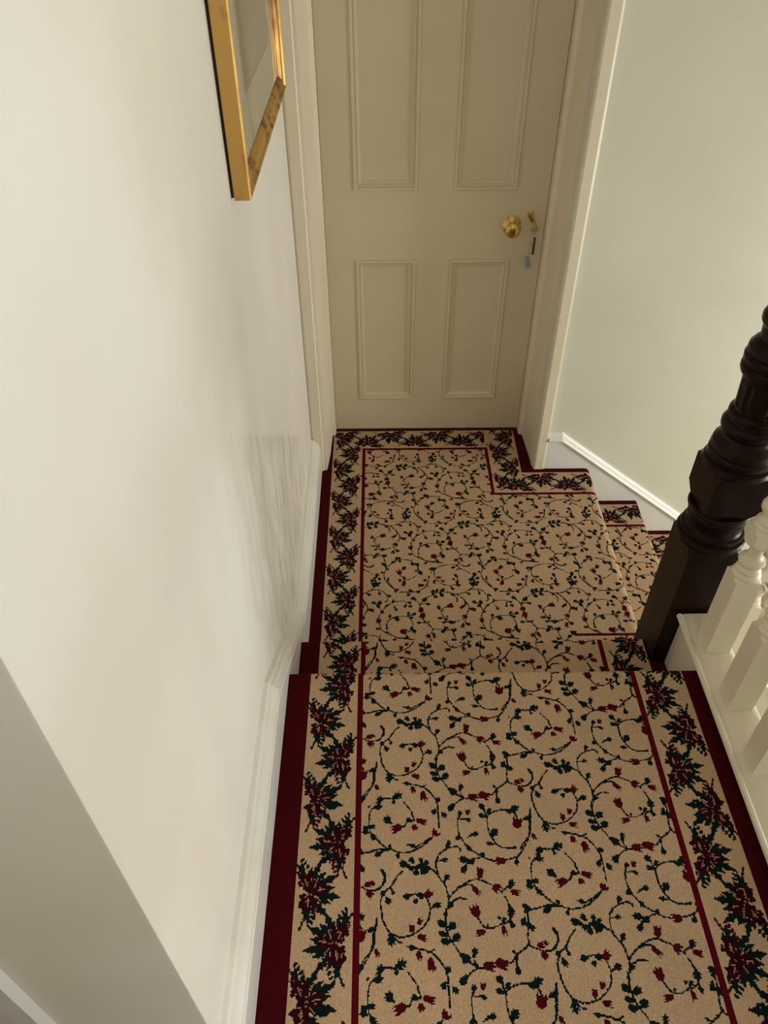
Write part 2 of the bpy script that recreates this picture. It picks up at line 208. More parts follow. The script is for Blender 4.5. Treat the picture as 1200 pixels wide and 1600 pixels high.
BW, AH, DROP = 335.0, 337.0, -115.0           # repeat of the field in millimetres
RES = 1.0
def crom(p):
    if len(p) < 3: return p
    out = []
    q = [p[0]]+list(p)+[p[-1]]
    for i in range(1, len(q)-2):
        for k in range(6):
            t = k/6
            out.append(tuple(0.5*((2*q[i][c])+(-q[i-1][c]+q[i+1][c])*t+(2*q[i-1][c]-5*q[i][c]+4*q[i+1][c]-q[i+2][c])*t*t
                             + (-q[i-1][c]+3*q[i][c]-3*q[i+1][c]+q[i+2][c])*t**3) for c in (0, 1)))
    out.append(p[-1]); return out
class Tile:
    def __init__(s, w, h, lattice):
        s.w, s.h, s.lat = w, h, lattice
        s.a = np.zeros((int(h/RES), int(w/RES)), np.uint8)
    def region(s, x0, x1, y0, y1):
        """pixel windows of every lattice copy touching the cell"""
        for dx, dy in s.lat:
            X0, X1, Y0, Y1 = x0+dx, x1+dx, y0+dy, y1+dy
            i0, i1 = max(0, int(X0/RES)), min(s.a.shape[1], int(X1/RES)+2)
            j0, j1 = max(0, int(Y0/RES)), min(s.a.shape[0], int(Y1/RES)+2)
            if i0 < i1 and j0 < j1:
                yy, xx = np.mgrid[j0:j1, i0:i1]
                yield s.a[j0:j1, i0:i1], (xx+.5)*RES-dx, (yy+.5)*RES-dy
    def seg(s, p, q, w, c):
        x0, x1 = sorted((p[0], q[0])); y0, y1 = sorted((p[1], q[1]))
        d = np.array(q, float)-p; l2 = max(d@d, 1e-6)
        for a, X, Y in s.region(x0-w, x1+w, y0-w, y1+w):
            t = np.clip(((X-p[0])*d[0]+(Y-p[1])*d[1])/l2, 0, 1)
            a[(X-p[0]-t*d[0])**2+(Y-p[1]-t*d[1])**2 < w*w] = c
    def leaf(s, l, c, flower=False, serr=.35):
        x0, y0, x1, y1, r = l
        ln = math.hypot(x1-x0, y1-y0); cx_, cy_ = (x0+x1)/2, (y0+y1)/2; ln *= 1.08; x0, x1 = cx_+(x0-cx_)*1.08, cx_+(x1-cx_)*1.08; y0, y1 = cy_+(y0-cy_)*1.08, cy_+(y1-cy_)*1.08; W = ln*max(r, .25)*0.56 + .9
        ux, uy = (x1-x0)/ln, (y1-y0)/ln
        m = ln+W
        for a, X, Y in s.region(min(x0, x1)-W-2, max(x0, x1)+W+2, min(y0, y1)-W-2, max(y0, y1)+W+2):
            t = ((X-x0)*ux+(Y-y0)*uy)/ln; n = np.abs(-(X-x0)*uy+(Y-y0)*ux)
            sd = (-(X-x0)*uy+(Y-y0)*ux)
            if flower:
                wid = W*.85*np.sqrt(np.clip(t*2.2, 0, 1))*(1+.15*np.sin(t*9))
                end = 1.02-0.28*np.abs(np.sin(sd/(W*.85)*PI*1.5))
                ins = (t > -.03) & (t < end) & (n < wid)
            else:
                wid = W*np.clip(1-(2*t-1)**2, 0, 1)**.7*(1-serr*np.mod(t*3+.3*(sd > 0), 1))
                ins = (t > 0) & (t < 1) & (n < wid*.9)
            a[ins] = c
    def rose(s, cx, cy, r, c, rnd):
        ph = rnd.random()*6
        for a, X, Y in s.region(cx-r*1.3, cx+r*1.3, cy-r*1.3, cy+r*1.3):
            d = np.hypot(X-cx, Y-cy); th = np.arctan2(Y-cy, X-cx)
            edge = r*(1+.16*np.cos(5*th+ph)+.08*np.cos(11*th))
            a[d < edge] = c
            gap = (np.abs(d-(.62+.1*np.sin(3*th+ph))*r) < .8) & (np.sin(2*th+ph*2) > .72)
            a[gap] = 4
            core = (d < .24*r) & (np.sin(X*1.5+ph)*np.sin(Y*1.4) > .2)
            a[core] = 4
rnd = random.Random(4)
FIELD = Tile(BW, AH, [(i*BW, i*DROP+j*AH) for i in range(-4, 5) for j in range(-9, 10)])
for v in VINES:
    p = crom(v)
    for a_, b_ in zip(p, p[1:]):
        n_ = max(1, int(math.hypot(b_[0]-a_[0], b_[1]-a_[1])/2.5))
        for k in range(n_):
            q0 = [a_[c]+(b_[c]-a_[c])*k/n_+rnd.uniform(-.6, .6) for c in (0, 1)]
            q1 = [a_[c]+(b_[c]-a_[c])*(k+1)/n_+rnd.uniform(-.6, .6) for c in (0, 1)]
            FIELD.seg(tuple(q0), tuple(q1), rnd.uniform(1.2, 2.2), 1)
def lobed(T, l, c, k=1.0):
    """pointed leaf with two side lobes"""
    x0, y0, x1, y1, r_ = l; ln = math.hypot(x1-x0, y1-y0); ux, uy = (x1-x0)/ln, (y1-y0)/ln
    T.leaf((x0, y0, x1, y1, r_*.9), c)
    for t in (.25, .52):
        for sg in (-1, 1):
            a = math.radians(42*sg); dx, dy = ux*math.cos(a)-uy*math.sin(a), ux*math.sin(a)+uy*math.cos(a)
            bx_, by_ = x0+ux*ln*t, y0+uy*ln*t; m_ = ln*(.46-.2*t)*k*(.8+r_)
            T.leaf((bx_, by_, bx_+dx*m_, by_+dy*m_, .28), c)
for l in LEAVES: lobed(FIELD, l, 1)
for l in TULIPS: FIELD.leaf((*l[:4], l[4]*1.1), 2, True)
PB = 392.0
BORD = Tile(122, PB, [(0, j*PB) for j in range(-2, 3)])
def cluster(cu, cv, sg, red, tilt):
    """rose spray: sg=-1 fans towards small u, +1 towards large u"""
    def P(a, b_):            # a towards the fan, b_ along
        a *= 1.14; b_ *= 1.16
        ca, sa = math.cos(tilt), math.sin(tilt); return (cu+sg*(a*ca-b_*sa), cv+(a*sa+b_*ca))
    for k in range(13):
        th = math.radians(-114+19*k+rnd.uniform(-4, 4)); s_ = 1 if k % 2 else .82
        p0 = P(18*math.cos(th), 20*math.sin(th)); p1 = P(s_*(62*math.cos(th) if math.cos(th) > 0 else 26*math.cos(th)), s_*52*math.sin(th))
        lobed(BORD, (*p0, *p1, .30), 1, .7)
    for a, b_, r_ in ((3, 18, 17), (1, -16, 18), (25, 2, 14.5), (12, 1, 12), (-8, 34, 6), (14, -32, 6)):
        BORD.rose(*P(a, b_), r_, 3, rnd)
    for k in range(5):
        a_ = -1.9+.95*k; BORD.seg(P(14*math.cos(a_)+8, 10*math.sin(a_)), P(26*math.cos(a_)+8, 24*math.sin(a_)), 1.0, 4)
    for e in (-1, 1):
        c_ = 2 if (red == e) else 1
        for k in range(6):
            a0, b0 = -2-4.5*(k//2)+(6 if k % 2 else -3), e*(40+6.5*(k//2))
            q = P(a0, b0); q2 = P(a0+(7 if k % 2 else -6), b0+e*7); BORD.leaf((*q, *q2, .5), c_)
cluster(96, 40, -1, -1, .16); cluster(26, 138, 1, 0, .16)
cluster(96, 236, -1, 0, .16); cluster(26, 334, 1, -1, .16)
def field(u, v):
    """u across, v along, metres"""
    u = u*1000; v = v*1000
    i = np.floor(u/BW); u = u-i*BW; v = np.mod(v-i*DROP, AH)
    return FIELD.a[np.clip((v/RES).astype(int), 0, FIELD.a.shape[0]-1), np.clip((u/RES).astype(int), 0, FIELD.a.shape[1]-1)]
def border(u, v):
    """u from the guard line outwards 0..0.12"""
    u = np.clip(u*1000, 0, 121); v = np.mod(v*1000, PB)
    return BORD.a[np.clip((v/RES).astype(int), 0, BORD.a.shape[0]-1), (u/RES).astype(int).clip(0, BORD.a.shape[1]-1)]
# 0 ground 1 green 2 red 3 dark red 4 pinkish ground 5 burgundy 6 guard line
PAL = np.array([srgb(196, 165, 132), srgb(5, 26, 23), srgb(76, 1, 14), srgb(44, 2, 10), srgb(180, 134, 112), srgb(68, 0, 9), srgb(84, 0, 14)])
M_carpet = mat('woven_wool_carpet', (.5, .4, .3), 0.95, Specular_IOR_Level=0.12)
def carpet_nodes(m):
    b = m.node_tree.nodes['Principled BSDF']
    at = N(m, 'ShaderNodeAttribute', attribute_name='weave'); v = coords(m)
    n = N(m, 'ShaderNodeTexNoise'); n.inputs['Scale'].default_value = 420; n.inputs['Detail'].default_value = 2; L(m, v, n.inputs['Vector'])
    n2 = N(m, 'ShaderNodeTexNoise'); n2.inputs['Scale'].default_value = 5; n2.inputs['Detail'].default_value = 3; L(m, v, n2.inputs['Vector'])
    mr = N(m, 'ShaderNodeMapRange'); mr.inputs[1].default_value = .25; mr.inputs[2].default_value = .75; mr.inputs[3].default_value = .72; mr.inputs[4].default_value = 1.2
    L(m, n.outputs['Fac'], mr.inputs[0])
    mr2 = N(m, 'ShaderNodeMapRange'); mr2.inputs[1].default_value = .3; mr2.inputs[2].default_value = .7; mr2.inputs[3].default_value = .93; mr2.inputs[4].default_value = 1.05
    L(m, n2.outputs['Fac'], mr2.inputs[0])
    mu = N(m, 'ShaderNodeMath', operation='MULTIPLY'); L(m, mr.outputs[0], mu.inputs[0]); L(m, mr2.outputs[0], mu.inputs[1])
    vm = N(m, 'ShaderNodeVectorMath', operation='SCALE'); L(m, at.outputs['Color'], vm.inputs[0]); L(m, mu.outputs[0], vm.inputs['Scale'])
    L(m, vm.outputs[0], b.inputs['Base Color'])
    bp = N(m, 'ShaderNodeBump'); bp.inputs['Strength'].default_value = .5; bp.inputs['Distance'].default_value = .002
    L(m, n.outputs['Fac'], bp.inputs['Height']); L(m, bp.outputs['Normal'], b.inputs['Normal'])
carpet_nodes(M_carpet)
def carpet(name, path, cross, to3d, colour, mask=None):
    """path: list (p,z) already dense; cross: array across; to3d(c,p,z)->xyz arrays; colour(c,s,p)->index"""
    P = np.array(path); s = P[:, 2]
    nc, npth = len(cross), len(P)
    Cc, Pp = np.meshgrid(cross, P[:, 0]); _, Zz = np.meshgrid(cross, P[:, 1])
    jit = np.random.RandomState(3).normal(0, .0003, Zz.shape)
    co = np.stack(to3d(Cc, Pp, Zz+jit), -1).reshape(-1, 3)
    i = np.arange(npth-1)[:, None]*nc+np.arange(nc-1)[None, :]
    f = np.stack([i, i+1, i+nc+1, i+nc], -1).reshape(-1, 4)
    cm = (cross[:-1]+cross[1:])/2; sm = (s[:-1]+s[1:])/2; pm = (P[:-1, 0]+P[1:, 0])/2
    CM, SM = np.meshgrid(cm, sm); _, PM = np.meshgrid(cm, pm)
    idx = colour(CM, SM, PM).reshape(-1)
    if mask is not None:
        k = mask(CM, PM).reshape(-1); f = f[k]; idx = idx[k]
    me = bpy.data.meshes.new(name)
    me.vertices.add(len(co)); me.vertices.foreach_set('co', co.astype(np.float32).ravel())
    me.loops.add(len(f)*4); me.loops.foreach_set('vertex_index', f.astype(np.int32).ravel())
    me.polygons.add(len(f)); me.polygons.foreach_set('loop_start', (np.arange(len(f))*4).astype(np.int32))
    me.update(calc_edges=True)
    at = me.color_attributes.new('weave', 'FLOAT_COLOR', 'CORNER')
    jit = np.random.RandomState(5).uniform(.9, 1.08, (len(f), 1))
    col = np.concatenate([PAL[idx]*jit, np.ones((len(f), 1))], 1)
    at.data.foreach_set('color', np.repeat(col, 4, 0).astype(np.float32).ravel())
    me.polygons.foreach_set('use_smooth', np.ones(len(f), bool))
    me.materials.append(M_carpet)
    bm = bmesh.new(); bm.from_mesh(me)
    bmesh.ops.delete(bm, geom=[v for v in bm.verts if not v.link_faces], context='VERTS')
    bm.normal_update()
    up = sum(f_.normal.z*f_.calc_area() for f_ in list(bm.faces)[::97])
    if up < 0: bmesh.ops.reverse_faces(bm, faces=bm.faces)
    bm.to_mesh(me); bm.free()
    o = bpy.data.objects.new(name, me); C.objects.link(o); return o
def mkpath(pts, step):
    """corner list (p,z) -> dense (p,z,s) with s continuing the first p"""
    out = [(pts[0][0], pts[0][1], pts[0][0])]
    for (a, b), (c, d) in zip(pts, pts[1:]):
        l = math.hypot(c-a, d-b); n = max(1, round(l/step)); s0 = out[-1][2]
        for k in range(1, n+1): out.append((a+(c-a)*k/n, b+(d-b)*k/n, s0+l*k/n))
    return out
def nose(p, z, r=.013, n=6):
    """rounded nosing whose front is p and whose top is z, then the riser start"""
    return [(p-r+r*math.sin(t), z-r+r*math.cos(t)) for t in [PI*k/n*0.95 for k in range(n+1)]]
R1, R2 = .176, .352
ST = .0022
# upper flight: upper landing, one step, riser
pts = [(-.9, R2), (.30, R2)]
pathA = mkpath(pts, .009)
ptsB = [(.30, R2)]+nose(1.165, R2)+[(1.142, R1+.002), (1.150, R1)]+nose(1.402, R1)+[(1.382, .0)]
b_ = mkpath(ptsB, ST)
pathU = pathA+[(p, z, s) for p, z, s in b_[1:]]
crossU = np.arange(-.240, .796, ST)
LIN, LOUT, RIN, ROUT = -.0575, -.183, .6265, .753
def colU(c, s, p):
    idx = field(c, s)
    w_ = .0064
    l = border(LIN-w_-c, s); r = border(c-RIN-w_, -s+.05)
    idx = np.where(c < LIN, l, idx); idx = np.where(c > RIN, r, idx)
    idx = np.where((np.abs(c-LIN) < w_) | (np.abs(c-RIN) < w_), 6, idx)
    return np.where((c < LOUT) | (c > ROUT), 5, idx)
cu = carpet('stair_carpet', pathU, crossU, lambda c, p, z: (c, p, z), colU, lambda c, p: ~((c > .753) & (p > 1.317)))
tag(cu, 'cream floral carpet on the upper landing and single step, dark red edges along both sides', 'carpet')
# door landing and lower flight: runs towards +x
pL = [(-.246, 0.0)]+nose(.832, 0, .024)
SX, GO = .832, .228
for k in range(1, 5):
    x = SX+GO*(k-1)
    pL += [(x-.022, -R1*k+.002), (x-.014, -R1*k)]+nose(x+GO, -R1*k)
x = SX+GO*4
pL += [(x-.022, -R1*5)]
pathL = mkpath(pL, .0026)
crossL = np.arange(1.375, 2.662, .0026)
def colL(c, s, p):
    y = c
    idx = field(1.8556-y, s+.0279)
    w_ = .0064
    # distances to the L shaped guard line: left x=-.0735, back y=2.52 (x<.43), x=.43 (y>2.238), y=2.238 (x>.43)
    main = (s > -.0735)
    outL = s < -.0735
    outB = (y > 2.52) & (s < .43)
    outR = (s > .43) & (y > 2.238)
    bl = border(-.0735-w_-s, y); bb = border(y-2.52-w_, s)
    br = border(s-.43-w_, y); bn = border(y-2.238-w_, s)
    idx = np.where(outB, bb, idx)
    idx = np.where(outR, np.where((y > 2.36) | ((s < .555) & (y-2.238 > s-.43)), br, bn), idx)
    idx = np.where(outL & ~((y > 2.52) & (y-2.52 > -.0735-s)), bl, idx)
    line = ((np.abs(s+.0735) < w_) & (y < 2.52+w_)) | ((np.abs(y-2.52) < w_) & (s > -.0735) & (s < .43+w_)) \
        | ((np.abs(s-.43) < w_) & (y > 2.238-w_) & (y < 2.52)) | ((np.abs(y-2.238) < w_) & (s > .43))
    near = (np.abs(y-1.552) < .005) & (s > .612)
    idx = np.where((y < 1.547) & (s > .612), border(1.547-y, s), idx)
    idx = np.where(line | near, 6, idx)
    burg = (s < -.198) | (y > 2.645) | ((s > .556) & (y > 2.362)) | ((s <= .556) & (y > 2.645))
    return np.where(burg, 5, idx)
def maskL(c, p):
    y, x = c, p
    back = ((x > -.222) & (x < .608)) | (y < 2.392)
    near = (y > 1.375) & ((x < .80) | (y > 1.46))
    return back & near & ~((x > .753) & (x < .892) & (y > 1.31) & (y < 1.456))
cl = carpet('stair_carpet', pathL, crossL, lambda c, p, z: (p, c, z), colL, maskL)
tag(cl, 'cream floral carpet laid from the panelled door landing down the lower steps', 'carpet')

# ------------------------------------------------------------------ room shell
def struct(name, m, boxes, smooth=False):
    bm = bmesh.new()
    for b in boxes: bx(bm, *b)
    o = obj(name, bm, m, None, smooth); o['kind'] = 'structure'; return o
WX, WY = -.272, 2.405
struct('wall_left', M_wallL, [(-.85, WX, .336, WY+.35, -.3, 3.0, .004)], True)
struct('wall_left_front', M_wall, [(-1.35, -1.25, -1.7, .336, .2, 3.0), (-1.25, -.85, .336, .45, .2, 3.0)])
struct('wall_back', M_wall, [(WX, -.262, WY, WY+.35, -.3, 3.0), (.60, 3.3, WY, WY+.35, -2.3, 3.0), (-.262, .60, WY, WY+.35, 2.06, 3.0)])
struct('wall_right', M_wall, [(3.2, 3.3, -1.7, -.9, -2.3, 3.0), (3.2, 3.3, -.9, .1, -2.3, .5), (3.2, 3.3, -.9, .1, 1.5, 3.0), (3.2, 3.3, .1, .8, -2.3, 3.0), (1.4, 3.2, .50, .62, -2.3, 3.0), (3.2, 3.3, 1.9, WY, -2.3, 3.0), (3.2, 3.3, .8, 1.9, -2.3, -.2), (3.2, 3.3, .8, 1.9, 1.0, 3.0)])  # includes an unseen partition jutting inwards, added to cut off the side daylight
struct('wall_front', M_wall, [(-1.25, .05, -1.7, -1.6, .2, 3.0), (.85, 3.2, -1.7, -1.6, -2.3, 3.0), (.05, .85, -1.7, -1.6, -2.3, 1.4), (.05, .85, -1.7, -1.6, 2.5, 3.0)])
struct('ceiling', M_ceil, [(-1.35, 3.3, -1.7, WY+.35, 3.0, 3.1)])
def window(name, x0, x1, y0, y1, z0, z1):
    bm = bmesh.new(); t = .04
    alongx = (x1-x0) > (y1-y0)
    def b(a0, a1, c0, c1):
        if alongx: bx(bm, a0, a1, y0, y1, c0, c1)
        else: bx(bm, x0, x1, a0, a1, c0, c1)
    A0, A1 = (x0, x1) if alongx else (y0, y1)
    b(A0, A0+t, z0, z1); b(A1-t, A1, z0, z1); b(A0+t, A1-t, z0, z0+t); b(A0+t, A1-t, z1-t, z1)
    b(A0+t, A1-t, (z0+z1)/2-.015, (z0+z1)/2+.015)
    o = obj(name, bm, M_paint); o['kind'] = 'structure'
window('window_1', 3.22, 3.26, .8, 1.9, -.2, 1.0)
window('window_3', 3.22, 3.26, -.9, .1, .5, 1.5)
window('window_2', .05, .85, -1.68, -1.64, 1.4, 2.5)
struct('floor', M_board, [(-1.25, .80, -1.6, 1.125, .05, R2-.022), (WX, .80, 1.125, 1.365, .0, R1-.022), (WX, .803, 1.365, WY, -.25, -.018),
                          (-.262, .60, WY, WY+.35, -.25, -.018), (.90, 3.2, -1.6, 1.37, -2.3, -2.2), (SX+4*GO-.03, 3.2, 1.37, WY, -2.3, -R1*5-.02)]
       + [(SX+GO*(k-1)-.028, SX+GO*k-.03, 1.465, WY, -R1*5.5, -R1*k-.022) for k in range(1, 5)])
# door
DY = 2.657
door = bpy.data.objects.new('door_1', None); C.objects.link(door); door.location = (.19, DY, .006); door['kind'] = 'structure'
door.empty_display_size = .1
def D(name, bm, m, smooth=False):
    o = obj(name, bm, m, None, smooth); o.parent = door; o.matrix_parent_inverse = Matrix.Translation((-.19, -DY, -.006)); return o
PX = [(-.088, .128), (.251, .465)]
PZ = [(.157, .753), (1.0, 1.90)]
bm = bmesh.new(); x0, x1, zt = -.191, .574, 2.03
for a, b in [(x0, PX[0][0]), (PX[0][1], PX[1][0]), (PX[1][1], x1)]: bx(bm, a, b, DY, DY+.04, .006, zt)
for c, d in PX:
    bx(bm, c, d, DY, DY+.04, .006, PZ[0][0]); bx(bm, c, d, DY, DY+.04, PZ[0][1], PZ[1][0]); bx(bm, c, d, DY, DY+.04, PZ[1][1], zt)
D('door_frame', bm, M_door)
for (a, b) in PX:
    for (c, d) in PZ:
        bm = bmesh.new()
        prof = [(0, 0), (0, -.004), (.003, -.0065), (.008, -.0065), (.011, -.002), (.013, .001), (.0145, -.001), (.018, -.001), (.021, .004), (.026, .0085), (.029, .0085), (.030, .011), (.032, .011)]
        rings = []
        for o_, dep in prof:
            rings.append([bm.verts.new((x, DY+dep, z)) for x, z in ((a+o_, c+o_), (b-o_, c+o_), (b-o_, d-o_), (a+o_, d-o_))])
        for r0, r1 in zip(rings, rings[1:]):
            for i in range(4): bm.faces.new((r0[i], r0[(i+1) % 4], r1[(i+1) % 4], r1[i]))
        bm.faces.new(rings[-1]); bmesh.ops.recalc_face_normals(bm, faces=bm.faces)
        D('door_panel', bm, M_door)
# knob
RY = Matrix.Rotation(PI/2, 4, 'X')   # +z -> -y
kx, kz = .458, .880
bm = bmesh.new(); lathe(bm, [(0, .031), (.002, .032), (.005, .030), (.008, .024), (.012, .018), (.016, .0125), (.020, .011)], 40, M=Matrix.Translation((kx, DY, kz)) @ RY)
rose = D('knob_rose', bm, M_brass, True)
bm = bmesh.new(); lathe(bm, [(.018, .0105), (.028, .0105), (.033, .014), (.037, .022), (.043, .0265), (.049, .0275), (.054, .025), (.058, .020), (.060, .012), (.0605, .004)], 40, M=Matrix.Translation((kx, DY, kz)) @ RY)
D('door_knob', bm, M_brass, True)
# escutcheon with swung cover
ex, ez = .580-.022, .905
bm = bmesh.new()
def teardrop(bm, cx, cy, cz, length, w0, w1, th, ang):
    n = 14; front = []; back = []
    pts = []
    for k in range(n+1):
        a = PI*k/n; pts.append((w0*math.cos(a), w0*math.sin(a)+length/2))
    for k in range(n+1):
        a = PI+PI*k/n; pts.append((w1*math.cos(a), w1*math.sin(a)-length/2))
    ca, sa = math.cos(ang), math.sin(ang)
    rot = [(x*ca-y*sa, x*sa+y*ca) for x, y in pts]
    f0 = [bm.verts.new((cx+x, cy, cz+y)) for x, y in rot]
    f1 = [bm.verts.new((cx+x*.92, cy-th*.7, cz+y*.96)) for x, y in rot]
    f2 = [bm.verts.new((cx+x*.6, cy-th, cz+y*.7)) for x, y in rot]
    m_ = len(rot)
    for r0, r1 in ((f0, f1), (f1, f2)):
        for i in range(m_): bm.faces.new((r0[i], r0[(i+1) % m_], r1[(i+1) % m_], r1[i]))
    bm.faces.new(f2); bm.faces.new(f0[::-1]); bmesh.ops.recalc_face_normals(bm, faces=bm.faces)
teardrop(bm, .5255, DY, .906, .024, .0115, .0085, .006, .38)
esc = D('keyhole_escutcheon', bm, M_brass, True)
# casing, lining and stops
def trim(name, m, polys, z0, z1):
    bm = bmesh.new()
    for p in polys: prism(bm, p, z0, z1)
    o = obj(name, bm, m); o['kind'] = 'structure'; return o
trim('trim_1', M_paint, [[(WX, 2.405), (WX, 2.392), (-.262, 2.385), (-.232, 2.383), (-.228, 2.388), (-.218, 2.388), (-.209, 2.50), (-.209, 2.53), (-.205, 2.615), (-.192, 2.622), (-.192, 2.70), (WX, 2.70)]], .0, 2.06)
trim('trim_2', M_paint, [[(.6475, 2.405), (.6475, 2.386), (.640, 2.383), (.610, 2.383), (.604, 2.388), (.597, 2.50), (.590, 2.612), (.576, 2.618), (.575, 2.70), (.63, 2.70)]], .0, 2.06)
struct('trim_3', M_paint, [(WX, .6475, 2.383, 2.70, 2.03, 2.11)])
# left return wall casing and brown door edge
struct('trim_4', M_white, [(-.556, -.497, .318, .336, .352, 2.3)])
struct('door_2', M_board, [(-.64, -.558, .29, .334, .352, 2.3)])
# skirting left: top profile (thickness out from wall a, height b)
def skirting(name, m, prof, path, f):
    """path: list of (along, base z); profile b is added vertically"""
    bm = bmesh.new()
    sweep(bm, prof, [(lambda a, b, y=y, z=z: Vector(f(a, y, z+b))) for y, z in path])
    o = obj(name, bm, m); o['kind'] = 'structure'; return o
profS = [(0, -.25), (.034, -.25), (.034, .112), (.031, .118), (.031, .128), (.024, .134), (.020, .142), (.014, .146), (.010, .154), (0, .157)]
skirting('baseboard_left', M_skirt, [(a, b) for a, b in profS], [(.336, R2), (.93, R2), (1.03, R2-.005), (1.53, .01), (1.62, .0), (2.384, .0)], lambda a, y, z: (WX+a, y, z))
profR = [(0, -.45), (.018, -.45), (.018, .120), (.026, .124), (.028, .132), (.024, .139), (.016, .143), (.013, .150), (.008, .156), (0, .158)]
sl = -R1/GO
skirting('baseboard_back', M_white, profR, [(.6475, .012), (.70, .012), (2.2, .012+sl*1.5)], lambda a, x, z: (x, WY-a, z))

# ------------------------------------------------------------------ newel post
nw = bpy.data.objects.new('newel_post', None); C.objects.link(nw); nw.location = (.822, 1.387, 0)
tag(nw, 'dark mahogany turned newel post at the corner of the white balustrade', 'newel post')
def NP(name, prof, sq=None, fl=None, step=.0016, segs=96):
    bm = bmesh.new(); lathe(bm, dense(prof, step), segs, square=sq, flute=fl)
    return obj(name, bm, M_wood, nw, True, 32)
S = .0655
NP('base_block', [(-.01, .2), (.56, .2), (.575, .105), (.594, .094), (.605, .0845), (.612, .0800)], S)
NP('turned_neck', [(.612, .0800), (.616, .083), (.624, .084), (.630, .081), (.634, .073), (.640, .0765), (.648, .0755), (.652, .069), (.660, .0655), (.676, .0655), (.684, .070), (.694, .070), (.698, .067), (.704, .074), (.712, .077), (.718, .074), (.722, .0745)])
NP('middle_block', [(.722, .0745), (.730, .083), (.742, .094), (.746, .12), (.822, .12), (.826, .094), (.836, .084), (.842, .079)], S)
NP('turned_collar', [(.842, .079), (.846, .081), (.856, .0775), (.860, .071), (.868, .0735), (.878, .0735), (.884, .069), (.892, .0725), (.906, .070), (.914, .064), (.922, .0575), (.930, .055), (.937, .060), (.945, .065), (.956, .065), (.964, .060), (.968, .0545), (.974, .054), (.980, .059), (.988, .058), (.994, .052)])
NP('fluted_column', [(.994, .051), (1.0, .051), (1.004, .051), (1.068, .0545), (1.074, .055), (1.078, .056)], None, (1.003, 1.069, 12, .004))
NP('moulded_cap', [(1.078, .057), (1.084, .063), (1.092, .0665), (1.100, .0665), (1.106, .062), (1.112, .066), (1.124, .067), (1.130, .062), (1.136, .0645), (1.146, .0635), (1.156, .057), (1.164, .049), (1.170, .038), (1.174, .026)])
NP('ball_finial', [(1.174, .026), (1.080, .030), (1.084, .040), (1.192, .051), (1.204, .0575), (1.216, .058), (1.228, .053), (1.238, .043), (1.246, .028), (1.250, .010), (1.2505, .002)])
# gallery edge: fascia, moulded capping
struct('trim_5', M_paint, [(.797, .872, -1.6, 1.318, -.28, .368)])
bm = bmesh.new()
capp = [(.797, .366), (.786, .366), (.783, .372), (.783, .377), (.778, .379), (.776, .385), (.779, .391), (.785, .392), (.788, .389), (.793, .3885), (.797, .3905), (.872, .3905), (.882, .389), (.886, .384), (.884, .378), (.877, .376), (.872, .366)]
sweep(bm, capp, [(lambda a, b, y=y: Vector((a, y, b))) for y in (-1.6, 1.312)])
o = obj('trim_6', bm, M_paint, smooth=True, angle=50); o['kind'] = 'structure'
# balusters
BP = [(0, .2), (.235, .2), (.245, .06), (.2585, .0430), (.262, .036), (.265, .0320), (.272, .0325), (.277, .029), (.280, .0262), (.286, .0285), (.291, .026), (.296, .0225), (.300, .0225), (.304, .027), (.311, .0300), (.317, .0285), (.322, .021), (.327, .0165), (.340, .0155), (.356, .0165), (.361, .022), (.366, .0285), (.372, .0350), (.381, .0430), (.384, .06), (.404, .06), (.407, .0430), (.415, .035), (.419, .0310), (.425, .0315), (.430, .027), (.436, .0275), (.441, .022), (.447, .0185), (.455, .018)]
BV = [(.455, .018), (.460, .024), (.468, .0285), (.478, .029), (.488, .025), (.494, .019), (.500, .0185), (.53, .0215), (.56, .0225), (.60, .019), (.628, .0165), (.632, .022), (.640, .024), (.646, .021), (.652, .030)]
BT = [(.652, .030), (.656, .043), (.66, .06), (.718, .06)]
def baluster(x, y, z):
    r = bpy.data.objects.new('baluster', None); C.objects.link(r); r.location = (x, y, z)
    for nm, pr, sq in (('base_block', BP[:6], .030), ('turned_shaft', BP[5:23], None), ('middle_block', BP[22:30], .030), ('turned_shaft', BP[29:35]+BV[1:], None), ('top_block', BT, .030)):
        bm = bmesh.new(); lathe(bm, dense(pr, .0014), 48, square=sq); obj(nm, bm, M_paint, r, True, 32)
    return r
def copy_tree(o, loc):
    c = o.copy(); C.objects.link(c); c.location = loc
    for ch in o.children:
        d = ch.copy(); C.objects.link(d); d.parent = c
    return c
labels = ['white turned baluster standing nearest the dark newel post on the gallery capping',
          'white turned baluster on the gallery capping, second from the dark newel post',
          'white turned baluster on the gallery capping, third from the dark newel post']
b0 = baluster(.839, 1.211, .3905)
bs = [b0]+[copy_tree(b0, (.839, 1.211-.1645*k, .3905)) for k in (1, 2)]
for b_, l_ in zip(bs, labels): tag(b_, l_, 'baluster', 'white turned balusters along the gallery capping')
# handrail over the gallery
bm = bmesh.new()
hp = [(-.024, 0), (.024, 0), (.027, .012), (.032, .022), (.033, .036), (.026, .048), (.012, .055), (-.012, .055), (-.026, .048), (-.033, .036), (-.032, .022), (-.027, .012)]
sweep(bm, hp, [(lambda a, b, y=y: Vector((.839+a, y, 1.108+b))) for y in (-1.6, 1.330)])
tag(obj('handrail', bm, M_wood, smooth=True, angle=40), 'dark mahogany handrail running level from the newel post over the white balusters', 'handrail')
